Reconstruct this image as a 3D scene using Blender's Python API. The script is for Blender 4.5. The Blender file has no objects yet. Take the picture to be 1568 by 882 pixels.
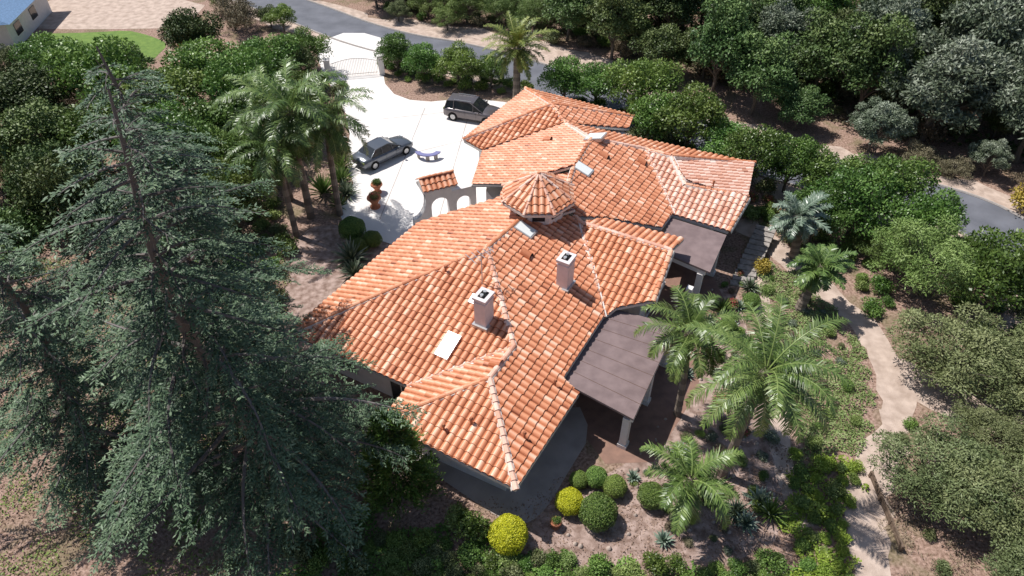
import bpy, math, random
import numpy as np
from mathutils import Vector
rng=np.random.default_rng(7); random.seed(7)
sc=bpy.context.scene
def link(o,parent=None):
    bpy.context.collection.objects.link(o)
    if parent: o.parent=parent
    return o
def empty(name,loc=(0,0,0)):
    e=bpy.data.objects.new(name,None); e.location=loc; e.empty_display_size=.2; return link(e)
# ---------------------------------------------------------------- materials
def newmat(name):
    m=bpy.data.materials.new(name); m.use_nodes=True
    nt=m.node_tree; b=nt.nodes['Principled BSDF']; return m,nt,b
def plain(name,col,rough=.7,metal=0,spec=.3,noise=0,nscale=8,col2=None,bump=0,bscale=40):
    m,nt,b=newmat(name); b.inputs['Roughness'].default_value=rough; b.inputs['Metallic'].default_value=metal
    b.inputs['Specular IOR Level'].default_value=spec
    b.inputs['Base Color'].default_value=(*col,1)
    if noise or col2:
        tc=nt.nodes.new('ShaderNodeTexCoord'); n=nt.nodes.new('ShaderNodeTexNoise'); n.inputs['Scale'].default_value=nscale; n.inputs['Detail'].default_value=6
        nt.links.new(tc.outputs['Object'],n.inputs['Vector'])
        r=nt.nodes.new('ShaderNodeValToRGB'); c2=col2 or tuple(c*(1-noise) for c in col)
        r.color_ramp.elements[0].position=.35; r.color_ramp.elements[1].position=.65
        r.color_ramp.elements[0].color=(*c2,1); r.color_ramp.elements[1].color=(*col,1)
        nt.links.new(n.outputs['Fac'],r.inputs['Fac']); nt.links.new(r.outputs['Color'],b.inputs['Base Color'])
    if bump:
        tc=nt.nodes.new('ShaderNodeTexCoord'); n=nt.nodes.new('ShaderNodeTexNoise'); n.inputs['Scale'].default_value=bscale; n.inputs['Detail'].default_value=5
        nt.links.new(tc.outputs['Object'],n.inputs['Vector'])
        bp=nt.nodes.new('ShaderNodeBump'); bp.inputs['Strength'].default_value=bump; bp.inputs['Distance'].default_value=.05
        nt.links.new(n.outputs['Fac'],bp.inputs['Height']); nt.links.new(bp.outputs['Normal'],b.inputs['Normal'])
    return m
def tintmat(name,stops,rough=.55,trans=0.0,spec=.3,objvar=.0,bump=0,stain=0):
    m,nt,b=newmat(name); b.inputs['Roughness'].default_value=rough; b.inputs['Specular IOR Level'].default_value=spec
    a=nt.nodes.new('ShaderNodeAttribute'); a.attribute_name='tint'
    r=nt.nodes.new('ShaderNodeValToRGB'); cr=r.color_ramp
    while len(cr.elements)<len(stops): cr.elements.new(.5)
    for e,(p,c) in zip(cr.elements,stops): e.position=p; e.color=(*c,1)
    fac=a.outputs['Fac']
    if stain:
        tc=nt.nodes.new('ShaderNodeTexCoord'); n=nt.nodes.new('ShaderNodeTexNoise'); n.inputs['Scale'].default_value=.55; n.inputs['Detail'].default_value=7; n.inputs['Roughness'].default_value=.65
        nt.links.new(tc.outputs['Object'],n.inputs['Vector'])
        ma=nt.nodes.new('ShaderNodeMath'); ma.operation='MULTIPLY_ADD'; ma.inputs[1].default_value=stain; ma.inputs[2].default_value=-stain*.5
        ad=nt.nodes.new('ShaderNodeMath'); ad.operation='ADD'; nt.links.new(n.outputs['Fac'],ma.inputs[0]); nt.links.new(ma.outputs[0],ad.inputs[0]); nt.links.new(fac,ad.inputs[1]); fac=ad.outputs[0]
    nt.links.new(fac,r.inputs['Fac']); out=r.outputs['Color']
    if objvar:
        oi=nt.nodes.new('ShaderNodeObjectInfo'); h=nt.nodes.new('ShaderNodeHueSaturation')
        mr=nt.nodes.new('ShaderNodeMapRange'); mr.inputs[3].default_value=1-objvar; mr.inputs[4].default_value=1+objvar
        mh=nt.nodes.new('ShaderNodeMapRange'); mh.inputs[3].default_value=.5-objvar*.10; mh.inputs[4].default_value=.5+objvar*.04
        mm=nt.nodes.new('ShaderNodeMath'); mm.operation='MULTIPLY'; mm.inputs[1].default_value=7.31
        mf=nt.nodes.new('ShaderNodeMath'); mf.operation='FRACT'; nt.links.new(oi.outputs['Random'],mm.inputs[0]); nt.links.new(mm.outputs[0],mf.inputs[0])
        nt.links.new(oi.outputs['Random'],mr.inputs[0]); nt.links.new(mf.outputs[0],mh.inputs[0])
        nt.links.new(mr.outputs[0],h.inputs['Value']); nt.links.new(mh.outputs[0],h.inputs['Hue']); nt.links.new(out,h.inputs['Color']); out=h.outputs['Color']
    nt.links.new(out,b.inputs['Base Color'])
    if trans:
        t=nt.nodes.new('ShaderNodeBsdfTranslucent'); mx=nt.nodes.new('ShaderNodeMixShader'); mx.inputs[0].default_value=trans
        nt.links.new(out,t.inputs['Color']); o=nt.nodes['Material Output']
        nt.links.new(b.outputs[0],mx.inputs[1]); nt.links.new(t.outputs[0],mx.inputs[2]); nt.links.new(mx.outputs[0],o.inputs[0])
    if bump:
        tc=nt.nodes.new('ShaderNodeTexCoord'); n=nt.nodes.new('ShaderNodeTexNoise'); n.inputs['Scale'].default_value=30
        nt.links.new(tc.outputs['Object'],n.inputs['Vector'])
        bp=nt.nodes.new('ShaderNodeBump'); bp.inputs['Strength'].default_value=bump; bp.inputs['Distance'].default_value=.03
        nt.links.new(n.outputs['Fac'],bp.inputs['Height']); nt.links.new(bp.outputs['Normal'],b.inputs['Normal'])
    return m
M={}
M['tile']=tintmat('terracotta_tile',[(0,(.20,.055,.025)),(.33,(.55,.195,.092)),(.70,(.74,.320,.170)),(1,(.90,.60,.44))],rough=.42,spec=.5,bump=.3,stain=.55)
M['tilep']=tintmat('weathered_tile',[(0,(.34,.14,.09)),(.45,(.70,.35,.235)),(1,(.92,.72,.61))],rough=.42,spec=.5,bump=.3,stain=.3)
M['mortar']=plain('ridge_mortar',(.82,.75,.69),.8,noise=.2,nscale=6)
M['fascia']=plain('fascia_board',(.66,.62,.58),.7,noise=.15)
M['underlay']=plain('roof_underlay',(.12,.07,.05),.9)
M['stucco']=plain('white_stucco',(.80,.76,.74),.85,noise=.08,nscale=3,bump=.3)
M['chim']=plain('chimney_stucco',(.80,.71,.71),.85,noise=.10,nscale=3,bump=.3)
M['felt']=plain('roll_roofing',(.255,.190,.185),.9,spec=.15,col2=(.19,.14,.138),nscale=1.6,bump=.3)
M['glass']=plain('dark_glass',(.02,.025,.03),.08,spec=.8)
M['skyl']=plain('skylight_panel',(.78,.80,.78),.25,spec=.6)
M['metal']=plain('grey_metal',(.55,.55,.55),.4,.6)
M['black']=plain('black_opening',(.01,.01,.01),.9)
M['wood']=plain('weathered_wood',(.20,.14,.10),.8,noise=.4)
M['bark']=tintmat('bark',[(0,(.06,.05,.04)),(1,(.26,.22,.18))],rough=.9)
M['barkd']=tintmat('cedar_bark',[(0,(.06,.05,.045)),(1,(.24,.215,.20))],rough=.9)
M['palmtrunk']=tintmat('palm_trunk',[(0,(.12,.095,.075)),(1,(.32,.26,.21))],rough=.9)
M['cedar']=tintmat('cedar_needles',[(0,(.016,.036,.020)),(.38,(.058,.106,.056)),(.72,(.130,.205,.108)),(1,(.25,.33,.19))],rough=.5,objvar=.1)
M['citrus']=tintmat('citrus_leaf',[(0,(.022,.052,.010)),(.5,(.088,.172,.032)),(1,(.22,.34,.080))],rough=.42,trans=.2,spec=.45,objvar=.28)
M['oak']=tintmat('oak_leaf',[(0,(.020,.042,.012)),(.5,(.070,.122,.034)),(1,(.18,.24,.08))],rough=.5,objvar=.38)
M['olive']=tintmat('olive_leaf',[(0,(.038,.055,.018)),(.5,(.122,.155,.060)),(1,(.25,.28,.13))],rough=.55,objvar=.2)
M['silver']=tintmat('silver_leaf',[(0,(.030,.048,.024)),(.5,(.14,.180,.110)),(1,(.42,.46,.36))],rough=.42,objvar=.15)
M['light']=tintmat('light_green_leaf',[(0,(.05,.09,.02)),(.5,(.16,.24,.06)),(1,(.30,.38,.13))],rough=.5,objvar=.15)
M['scrub']=tintmat('scrub_leaf',[(0,(.075,.062,.034)),(.5,(.20,.175,.10)),(1,(.36,.30,.20))],rough=.6,objvar=.3)
M['yellow']=tintmat('golden_leaf',[(0,(.26,.30,.015)),(.5,(.60,.60,.03)),(1,(.80,.78,.07))],rough=.5,trans=.2)
M['amber']=tintmat('amber_leaf',[(0,(.16,.13,.02)),(.5,(.40,.30,.05)),(1,(.58,.45,.12))],rough=.5)
M['box']=tintmat('boxwood_leaf',[(0,(.035,.075,.014)),(.5,(.12,.21,.042)),(1,(.25,.35,.09))],rough=.5,objvar=.25)
M['bright']=tintmat('bright_cover_leaf',[(0,(.09,.15,.02)),(.5,(.25,.37,.05)),(1,(.46,.56,.13))],rough=.5,trans=.15,objvar=.12)
M['cover']=tintmat('ice_plant_leaf',[(0,(.08,.11,.035)),(.5,(.19,.26,.08)),(.85,(.30,.36,.15)),(1,(.46,.31,.26))],rough=.6)
M['palm']=tintmat('palm_leaf',[(0,(.030,.066,.014)),(.5,(.110,.185,.042)),(.85,(.24,.33,.10)),(1,(.42,.38,.19))],rough=.38,trans=.12,spec=.55,objvar=.12)
M['palmy']=tintmat('date_palm_leaf',[(0,(.05,.08,.015)),(.5,(.19,.24,.05)),(1,(.42,.41,.12))],rough=.45,spec=.4)
M['palmb']=tintmat('blue_palm_leaf',[(0,(.05,.09,.05)),(.5,(.18,.24,.17)),(1,(.44,.50,.40))],rough=.35,spec=.5)
M['agave']=tintmat('agave_leaf',[(0,(.08,.12,.08)),(.5,(.20,.27,.20)),(1,(.42,.48,.40))],rough=.5)
M['litter']=tintmat('leaf_litter',[(0,(.12,.08,.055)),(.5,(.30,.20,.15)),(1,(.55,.41,.33))],rough=.9)
M['flower']=tintmat('flowers',[(0,(.10,.14,.03)),(.6,(.16,.2,.06)),(.7,(.5,.06,.08)),(1,(.7,.2,.22))],rough=.6)
M['terra']=plain('terracotta_pot',(.45,.17,.09),.8,noise=.3)
M['iron']=plain('wrought_iron',(.62,.56,.52),.6)
M['concrete']=plain('driveway_concrete',(.82,.78,.745),.85,col2=(.73,.69,.655),nscale=.5,bump=.1)
M['walk']=plain('walkway_concrete',(.46,.40,.375),.85,col2=(.36,.315,.29),nscale=1.0,bump=.1)
M['saltillo']=plain('saltillo_paving',(.30,.175,.13),.6,col2=(.22,.13,.10),nscale=2)
M['asphalt']=plain('asphalt',(.17,.175,.20),.85,col2=(.125,.13,.15),nscale=.6,bump=.2)
M['kerb']=plain('kerb_concrete',(.42,.38,.35),.85,noise=.2)
M['path']=plain('decomposed_granite',(.60,.475,.395),.95,col2=(.42,.32,.26),nscale=1.6,bump=.5)
M['gravel']=plain('pink_gravel',(.54,.40,.345),.95,col2=(.25,.165,.13),nscale=2.6,bump=.8,bscale=60)
M['lawn']=plain('lawn_grass',(.18,.27,.06),.9,col2=(.12,.20,.045),nscale=2,bump=.5)
M['steps']=plain('stone_steps',(.40,.36,.33),.85,noise=.4,nscale=4)
M['rock']=plain('garden_rock',(.50,.40,.34),.9,noise=.4,nscale=4)
# ground
m,nt,b=newmat('mulch_ground'); M['ground']=m; b.inputs['Roughness'].default_value=.95; b.inputs['Specular IOR Level'].default_value=.15
tc=nt.nodes.new('ShaderNodeTexCoord')
def nz(scale,det=8,dist=0):
    n=nt.nodes.new('ShaderNodeTexNoise'); n.inputs['Scale'].default_value=scale; n.inputs['Detail'].default_value=det; n.inputs['Distortion'].default_value=dist
    nt.links.new(tc.outputs['Object'],n.inputs['Vector']); return n
n1,n2,n3=nz(.22),nz(7,8),nz(.45,7,.6)
r1=nt.nodes.new('ShaderNodeValToRGB'); r1.color_ramp.elements[0].position=.3; r1.color_ramp.elements[1].position=.68
r1.color_ramp.elements[0].color=(.15,.090,.062,1); r1.color_ramp.elements[1].color=(.47,.325,.262,1)
nt.links.new(n2.outputs['Fac'],r1.inputs['Fac'])
r2=nt.nodes.new('ShaderNodeValToRGB'); r2.color_ramp.elements[0].position=.50; r2.color_ramp.elements[1].position=.64
nt.links.new(n3.outputs['Fac'],r2.inputs['Fac'])
mx=nt.nodes.new('ShaderNodeMix'); mx.data_type='RGBA'; nt.links.new(r2.outputs['Color'],mx.inputs[0]); nt.links.new(r1.outputs['Color'],mx.inputs[6]); mx.inputs[7].default_value=(.13,.135,.055,1)
mx2=nt.nodes.new('ShaderNodeMix'); mx2.data_type='RGBA'; mx2.inputs[0].default_value=.5
nt.links.new(r1.outputs['Color'],mx2.inputs[6]); nt.links.new(mx.outputs[2],mx2.inputs[7])
nt.links.new(mx2.outputs[2],b.inputs['Base Color'])
bp=nt.nodes.new('ShaderNodeBump'); bp.inputs['Strength'].default_value=.8; bp.inputs['Distance'].default_value=.06
nt.links.new(n2.outputs['Fac'],bp.inputs['Height']); nt.links.new(bp.outputs['Normal'],b.inputs['Normal'])
# ---------------------------------------------------------------- mesh buffer
class MB:
    def __init__(s): s.v=[];s.t=[];s.f=[];s.n=0
    def add(s,v,f,mat=0,tint=.5):
        v=np.asarray(v,dtype=np.float32).reshape(-1,3); f=np.asarray(f,dtype=np.int32)
        if f.ndim==1: f=f[None,:]
        t=np.full(len(v),tint,dtype=np.float32) if np.isscalar(tint) else np.asarray(tint,dtype=np.float32)
        s.v.append(v);s.t.append(t);s.f.append((f+s.n,mat)); s.n+=len(v)
    def build(s,name,mats,smooth=()):
        me=bpy.data.meshes.new(name)
        v=np.concatenate(s.v);t=np.concatenate(s.t)
        loops=np.concatenate([f.ravel() for f,_ in s.f]); sizes=np.concatenate([np.full(len(f),f.shape[1],dtype=np.int32) for f,_ in s.f])
        mi=np.concatenate([np.full(len(f),m,dtype=np.int32) for f,m in s.f])
        starts=np.concatenate([[0],np.cumsum(sizes)[:-1]]).astype(np.int32)
        me.vertices.add(len(v)); me.vertices.foreach_set('co',v.ravel())
        me.loops.add(len(loops)); me.loops.foreach_set('vertex_index',loops.astype(np.int32))
        me.polygons.add(len(sizes)); me.polygons.foreach_set('loop_start',starts)
        me.polygons.foreach_set('material_index',mi)
        sm=np.isin(mi,list(smooth)) if smooth else np.zeros(len(mi),bool)
        me.polygons.foreach_set('use_smooth',sm)
        a=me.attributes.new('tint','FLOAT','POINT'); a.data.foreach_set('value',t)
        for k in mats: me.materials.append(M[k])
        me.update(calc_edges=True); return me
    def obj(s,name,mats,parent=None,smooth=(),loc=(0,0,0)):
        o=bpy.data.objects.new(name,s.build(name,mats,smooth)); o.location=loc; return link(o,parent)
def unit(a): return a/np.maximum(np.linalg.norm(a,axis=-1,keepdims=True),1e-9)
def rdir(n): return unit(rng.normal(size=(n,3)))
def leaves(mb,C,D,N,L,W,tint,mat):
    D=unit(D); S=unit(np.cross(D,N)); n=len(C); L=np.broadcast_to(np.asarray(L,float),(n,))[:,None]; W=np.broadcast_to(np.asarray(W,float),(n,))[:,None]
    v=np.stack([C,C+D*L*.45+S*W*.5,C+D*L,C+D*L*.45-S*W*.5],1).reshape(-1,3)
    mb.add(v,np.arange(4*n).reshape(n,4),mat,np.repeat(np.clip(tint,0,1),4))
def tube(mb,pts,rad,mat=0,n=6,tint=.5,cap=False):
    pts=np.asarray(pts,float); k=len(pts); rad=np.broadcast_to(np.asarray(rad,float),(k,))
    d=unit(np.gradient(pts,axis=0)); up=np.array([0,0,1.]) if abs(d[0][2])<.9 else np.array([1.,0,0])
    s=unit(np.cross(d,up)); u=np.cross(s,d); a=np.arange(n)*2*np.pi/n
    v=pts[:,None]+rad[:,None,None]*(s[:,None]*np.cos(a)[None,:,None]+u[:,None]*np.sin(a)[None,:,None])
    i=np.arange(k-1)[:,None]*n; j=np.arange(n)[None,:]; j2=(j+1)%n
    f=np.stack([i+j,i+j2,i+n+j2,i+n+j],-1).reshape(-1,4)
    mb.add(v.reshape(-1,3),f,mat,tint)
    if cap: mb.add(v[-1],np.arange(n),mat,tint); mb.add(v[0],np.arange(n)[::-1],mat,tint)
def ball(mb,c,r,mat,tint,nu=14,nv=9):
    v=[];f=[]
    for i in range(nv+1):
        th=math.pi*i/nv
        for j in range(nu): a=2*math.pi*j/nu; v.append((c[0]+r*math.sin(th)*math.cos(a),c[1]+r*math.sin(th)*math.sin(a),c[2]+r*.92*math.cos(th)))
    for i in range(nv):
        for j in range(nu): f.append((i*nu+j,(i+1)*nu+j,(i+1)*nu+(j+1)%nu,i*nu+(j+1)%nu))
    mb.add(v,f,mat,tint)
def box(mb,c,size,ang=0,mat=0,tint=.5,taper=1.0):
    sx,sy,sz=[q/2 for q in size]; ca,sa=math.cos(ang),math.sin(ang); v=[]
    for z in (-sz,sz):
        k=1 if z<0 else taper
        for x,y in ((-sx,-sy),(sx,-sy),(sx,sy),(-sx,sy)):
            x*=k;y*=k; v.append((c[0]+x*ca-y*sa,c[1]+x*sa+y*ca,c[2]+z))
    mb.add(v,[(0,3,2,1),(4,5,6,7),(0,1,5,4),(1,2,6,5),(2,3,7,6),(3,0,4,7)],mat,tint)
def prism(mb,poly,z0,z1,mat=0,tint=.5):
    n=len(poly); a=sum(poly[i][0]*poly[(i+1)%n][1]-poly[(i+1)%n][0]*poly[i][1] for i in range(n))
    if a<0: poly=poly[::-1]
    z0s=z0 if hasattr(z0,'__len__') else [z0]*n; z1s=z1 if hasattr(z1,'__len__') else [z1]*n
    if a<0: z0s=list(z0s)[::-1]; z1s=list(z1s)[::-1]
    v=[(p[0],p[1],z) for p,z in zip(poly,z0s)]+[(p[0],p[1],z) for p,z in zip(poly,z1s)]
    mb.add(v,np.arange(n,2*n),mat,tint); mb.add(v,np.arange(n)[::-1],mat,tint)
    mb.add(v,[(i,(i+1)%n,n+(i+1)%n,n+i) for i in range(n)],mat,tint)
def smoothpoly(pts,it=2,closed=True):
    p=[np.array(q,float) for q in pts]
    for _ in range(it):
        o=[]; n=len(p)
        for i in range(n if closed else n-1):
            a,b=p[i],p[(i+1)%n]; o+= [a*.75+b*.25,a*.25+b*.75]
        if not closed: o=[p[0]]+o+[p[-1]]
        p=o
    return p
def sheet(name,poly,z,mat,sm=2,rag=0):
    p=smoothpoly(poly,sm) if sm else [np.array(q,float) for q in poly]
    if rag: p=smoothpoly([q+rng.normal(size=2)*rag for q in p],1)
    n=len(p); ar=sum(p[i][0]*p[(i+1)%n][1]-p[(i+1)%n][0]*p[i][1] for i in range(n))
    if ar<0: p=p[::-1]
    mb=MB(); mb.add([(q[0],q[1],z) for q in p],np.arange(n),0); return mb.obj(name,[mat])
def ribbon_pts(cl,w,it=2):
    p=np.array(smoothpoly(cl,it,False)); d=unit(np.gradient(p,axis=0)); nrm=np.stack([-d[:,1],d[:,0]],1); w=np.broadcast_to(np.asarray(w,float),(len(p),))[:,None]
    return p,p+nrm*w/2,p-nrm*w/2
def ribbon(name,cl,w,z,mat,rag=0):
    p,a,b=ribbon_pts(cl,w); a=a+rng.normal(size=a.shape)*rag; b=b+rng.normal(size=b.shape)*rag
    n=len(p); v=[(q[0],q[1],z) for q in a]+[(q[0],q[1],z) for q in b]
    mb=MB(); mb.add(v,[(i,n+i,n+i+1,i+1) for i in range(n-1)],0); return mb.obj(name,[mat])
# ---------------------------------------------------------------- ground, roads
g=MB(); xs=np.linspace(-600,600,121); ys=np.linspace(-500,700,121)
X,Y=np.meshgrid(xs,ys); Rr=np.hypot(X,Y-40); Z=np.clip((Rr-120)/300,0,1)**1.3*40*(1+.4*np.sin(X*.013)*np.cos(Y*.017))
n=121; idx=np.arange(n*n).reshape(n,n); f=np.stack([idx[:-1,:-1],idx[:-1,1:],idx[1:,1:],idx[1:,:-1]],-1).reshape(-1,4)
g.add(np.stack([X,Y,Z],-1).reshape(-1,3),f); g.obj('ground',['ground'],smooth=(0,))
ROAD=[(-42,93),(-30.3,81.6),(-22.2,75.6),(-16.3,70.4),(-10.6,66.9),(-5.3,65.1),(3.9,59),(11.7,51.8),(18.8,46.1),(23.8,43.2),(28.7,40.6),(31.9,38.4),(33.0,35.5),(33.0,32),(33,28.0),(34,20),(37,8)]
ribbon('road_verge',ROAD,8.6,.004,'path',.4)
ribbon('road',ROAD,[5.0]*1 ,.010,'asphalt')
for side in (1,-1):
    p,a,b=ribbon_pts(ROAD,5.2); q=a if side>0 else b; mb=MB()
    tube(mb,[(x,y,.03) for x,y in q],.10,0,6); mb.obj('kerb',['kerb'])
DRIVE=[(-19.6,67.5),(-16.5,71.0),(-11.0,67.4),(-12.4,63),(-11.1,57.1),(-8.1,54.9),(-3.6,55.8),(0.3,54.8),(3.5,52.5),(2.4,46),(-1.2,44),(-.8,38.5),(-2.0,37.5),(-4.1,34.0),(-7.9,35.2),(-12.3,38.1),(-11.2,41.7),(-12.6,45.2),(-13.2,51.2),(-16.3,58.4),(-18,62)]
sheet('driveway',DRIVE,.015,'concrete',1)
mb=MB()
for a,b in [((-12,44.5),(-3,49)),((-3,49),(-1,44.6)),((-11,52),(-2,54)),((-15.4,60),(-12.3,60.6)),((-9,38),(-7.4,54)),((-5,38),(-3.6,53))]:
    a=np.array(a);b=np.array(b);d=unit(b-a);w=np.array([-d[1],d[0]])*.03
    mb.add([(*(a-w),.019),(*(b-w),.019),(*(b+w),.019),(*(a+w),.019)],[(0,1,2,3)])
mb.obj('driveway_joints',['walk'])
sheet('walkway',[(-6.5,20.6),(-5.2,19.3),(-4.2,18.6),(-2.5,17.3),(-.7,16.0),(.1,15.6),(.9,15.7),(1.7,16.6),(2.6,18.2),(3.9,20.4),(3.3,22.6),(0,20),(-4.8,22.5)],.012,'walk',1)
sheet('patio_paving',[(3.2,20.9),(4.4,18.7),(6.7,18.8),(9.2,22.5),(10.6,25.2),(12.6,30),(12.4,32.4),(9.5,34),(4,29)],.009,'saltillo',0)
sheet('garden_gravel',[(.2,15.2),(1.6,13.9),(5,13.2),(9,13.6),(11.6,15.0),(12.4,18),(13,22),(13.2,27),(14,31),(11.5,31),(8,22),(5.5,18.4),(2.5,17.2)],.005,'gravel',2,.12)
sheet('side_garden_gravel',[(-7.5,20.6),(-5.6,18),(-4.2,18.2),(-4.6,21.4),(-11,25.2),(-13,27),(-13,22)],.005,'gravel',2,.1)
sheet('front_garden_gravel',[(-12.4,38),(-8,35.2),(-4.6,33.8),(-6.1,33.2),(-11.4,25.2),(-13.4,27),(-14.5,36)],.005,'gravel',2,.1)
ribbon('dirt_path',[(15.5,38),(17.6,33.5),(18.6,31.2),(19.8,28.9),(20.4,26.3),(20.2,23.9),(19.4,21.4),(17.7,19.1),(15.9,17.0),(15,14),(14.5,10)],[1.7],.007,'path',.16)
ribbon('dirt_path',[(20.4,24.4),(23,22),(26,20.8),(31,20)],[2.4],.006,'path',.12)
ribbon('garden_path',[(15.6,33.5),(14.6,29),(14.3,26.5),(13.9,23.8),(13.3,21),(12.6,18.5),(12.8,15.5)],[.9],.008,'path',.05)
ribbon('dirt_track',[(-13,73.5),(-8,71.0),(-3,70.0),(6,64.6),(14,58.2)],[2.6],.0065,'path',.3)
sheet('lawn',[(-48,62),(-36,60),(-33,66),(-38,71),(-50,70)],.012,'lawn',2,.2)
sheet('neighbour_driveway',[(-52,71.5),(-44,71),(-34,71.5),(-34,80),(-52,82)],.008,'path',1)
mb=MB()
for i in range(12):
    k=i/11; box(mb,(16.5-2.6*k,36-4.6*k,.06+.06*(11-i)),(1.25,.46,.12),math.radians(-28+i*1.5),0)
    box(mb,(16.5-2.6*k,36-4.6*k,.03*(11-i)),(1.22,.43,.06*(11-i)+.01),math.radians(-28+i*1.5),0)
mb.obj('garden_steps',['steps'])
# ---------------------------------------------------------------- house roof
V=dict(V1=(.16,15.61,2.76),V2=(3.14,20.67,2.75),V2b=(2.40,21.32,3.06),V3=(4.76,25.54,2.96),V4=(3.93,31.67,4.43),V5=(-1.33,28.31,5.28),V6=(.09,22.55,3.93),V7=(-1.01,20.57,3.94),V8=(-5.92,19.05,2.76),V11=(-4.89,21.12,2.73),V12=(-11.29,24.57,2.75),V13=(-5.67,33.59,3.0),V13b=(-.74,34.41,4.29),V16=(.47,30.99,5.20),V17=(3.60,32.23,4.48),
G1=(8.61,29.10,4.50),G2=(7.33,26.21,3.44),G3=(5.44,26.06,3.12),G4=(9.78,31.09,3.70),G5=(5.38,32.76,4.0),
F1=(5.12,39.73,5.20),F2=(8.78,40.0,4.27),F3=(9.85,34.53,2.99),F4=(8.92,33.02,3.04),F5=(3.11,33.81,4.84),F6=(3.76,36.41,5.12),F7=(10.32,39.01,4.37),F8=(10.90,36.58,3.78),F9=(14.47,35.24,3.71),F10=(12.87,32.83,2.94),F11=(16.31,40.21,3.09),F12=(3.77,43.96,4.02),F13=(-2.11,42.53,2.67),F14=(-2.59,37.28,3.22),F15=(-.36,36.03,4.14),
K1=(1.09,51.36,3.02),K2=(2.87,45.92,4.46),K3=(-3.45,43.72,2.86),K4=(9.07,46.92,2.94),K5=(8.54,45.29,2.82))
P=[(330,'V5 V16 V17 V4 V3 V2b V2 V1 V7 V6'),(240,'V5 V12 V11 V6'),(150,'V6 V7 V8 V11'),(240,'V7 V8 V1'),(150,'V5 V16 V13b V13 V12'),
(240,'V4 G1 G2 G3 V3'),(None,'V4 G1 G4 G5'),(330,'F1 F2 F3 F4 G5 V17 F5 F6'),(240,'F2 F7 F8 F9 F10 F3'),(None,'F7 F11 F9 F8'),(60,'F1 F12 F11 F7 F2'),(150,'F1 F12 F13 F14 F15 F6'),
(150,'K1 K2 K3'),(240,'K2 K3 F13 F12'),(None,'K2 K4 K5 F12'),(60,'K1 K4 K2'),(None,'V16 V13b F15 F6 F5 V17')]
house=empty('spanish_tile_roof_house')
TW=.36;TC=.40
def roof_plane(mb,pts,ang=None,mat=0,us=None,slab=True):
    p=np.array(pts,float)
    if ang is not None:
        t=math.radians(ang); gr=-.33*np.array([math.cos(t),math.sin(t)]); c=(p[:,2]-p[:,:2]@gr).mean()
    else:
        A=np.c_[p[:,:2],np.ones(len(p))]; q=np.linalg.lstsq(A,p[:,2],rcond=None)[0]; gr=q[:2];c=q[2]
    d=-gr/np.linalg.norm(gr); e=np.array([-d[1],d[0]])
    S=p[:,:2]@e; T=p[:,:2]@d; n=len(p); sub=TW/6
    vs=[];ti=[]
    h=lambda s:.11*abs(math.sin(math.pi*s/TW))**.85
    for k in range(int(math.floor(S.min()/sub)),int(math.ceil(S.max()/sub))):
        s0=k*sub;s1=s0+sub;sm=(s0+s1)/2; xs=[]
        for i in range(n):
            a,b=i,(i+1)%n
            if (S[a]>sm)!=(S[b]>sm): xs.append(T[a]+(sm-S[a])/(S[b]-S[a])*(T[b]-T[a]))
        xs.sort(); col=math.floor(s0/TW+1e-6)
        dk0=(abs(math.sin(math.pi*s0/TW))-.62)*.55; dk1=(abs(math.sin(math.pi*s1/TW))-.62)*.55  # tint paints a highlight on barrel crests and shade into the troughs
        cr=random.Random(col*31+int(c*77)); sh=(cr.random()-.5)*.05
        for t0,t1 in zip(xs[::2],xs[1::2]):
            r=math.floor((t0-sh)/TC+1e-6)
            while r*TC+sh<t1-1e-4:
                a=max(t0,r*TC+sh);b=min(t1,(r+1)*TC+sh)
                if b-a<1e-4: r+=1; continue
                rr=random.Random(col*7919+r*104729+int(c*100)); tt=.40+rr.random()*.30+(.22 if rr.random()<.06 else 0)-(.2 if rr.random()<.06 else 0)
                wob=(rr.random()-.5)*.02
                fa=(a-sh-r*TC)/TC;fb=(b-sh-r*TC)/TC
                def pt(s,t,o):
                    xy=e*s+d*t; return (xy[0],xy[1],c+gr@xy+o)
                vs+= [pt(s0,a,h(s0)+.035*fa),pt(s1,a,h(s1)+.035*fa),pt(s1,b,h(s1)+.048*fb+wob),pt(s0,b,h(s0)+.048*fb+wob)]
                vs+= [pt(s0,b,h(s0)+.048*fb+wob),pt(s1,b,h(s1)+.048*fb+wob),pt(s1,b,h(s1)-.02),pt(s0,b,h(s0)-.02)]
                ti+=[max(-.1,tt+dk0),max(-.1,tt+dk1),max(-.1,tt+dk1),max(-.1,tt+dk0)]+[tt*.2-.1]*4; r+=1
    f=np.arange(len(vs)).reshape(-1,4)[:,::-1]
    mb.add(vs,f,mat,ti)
    if slab:
        z=[c+gr@q[:2] for q in p]; prism(us,[tuple(q[:2]) for q in p],[q-.17 for q in z],[q-.02 for q in z],0)
    return gr,c
rf=MB();us=MB();planes={}
for i,(ang,vs) in enumerate(P):
    planes[i]=roof_plane(rf,[V[k] for k in vs.split()],ang,1 if i in(8,9) else 0,us)
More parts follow.
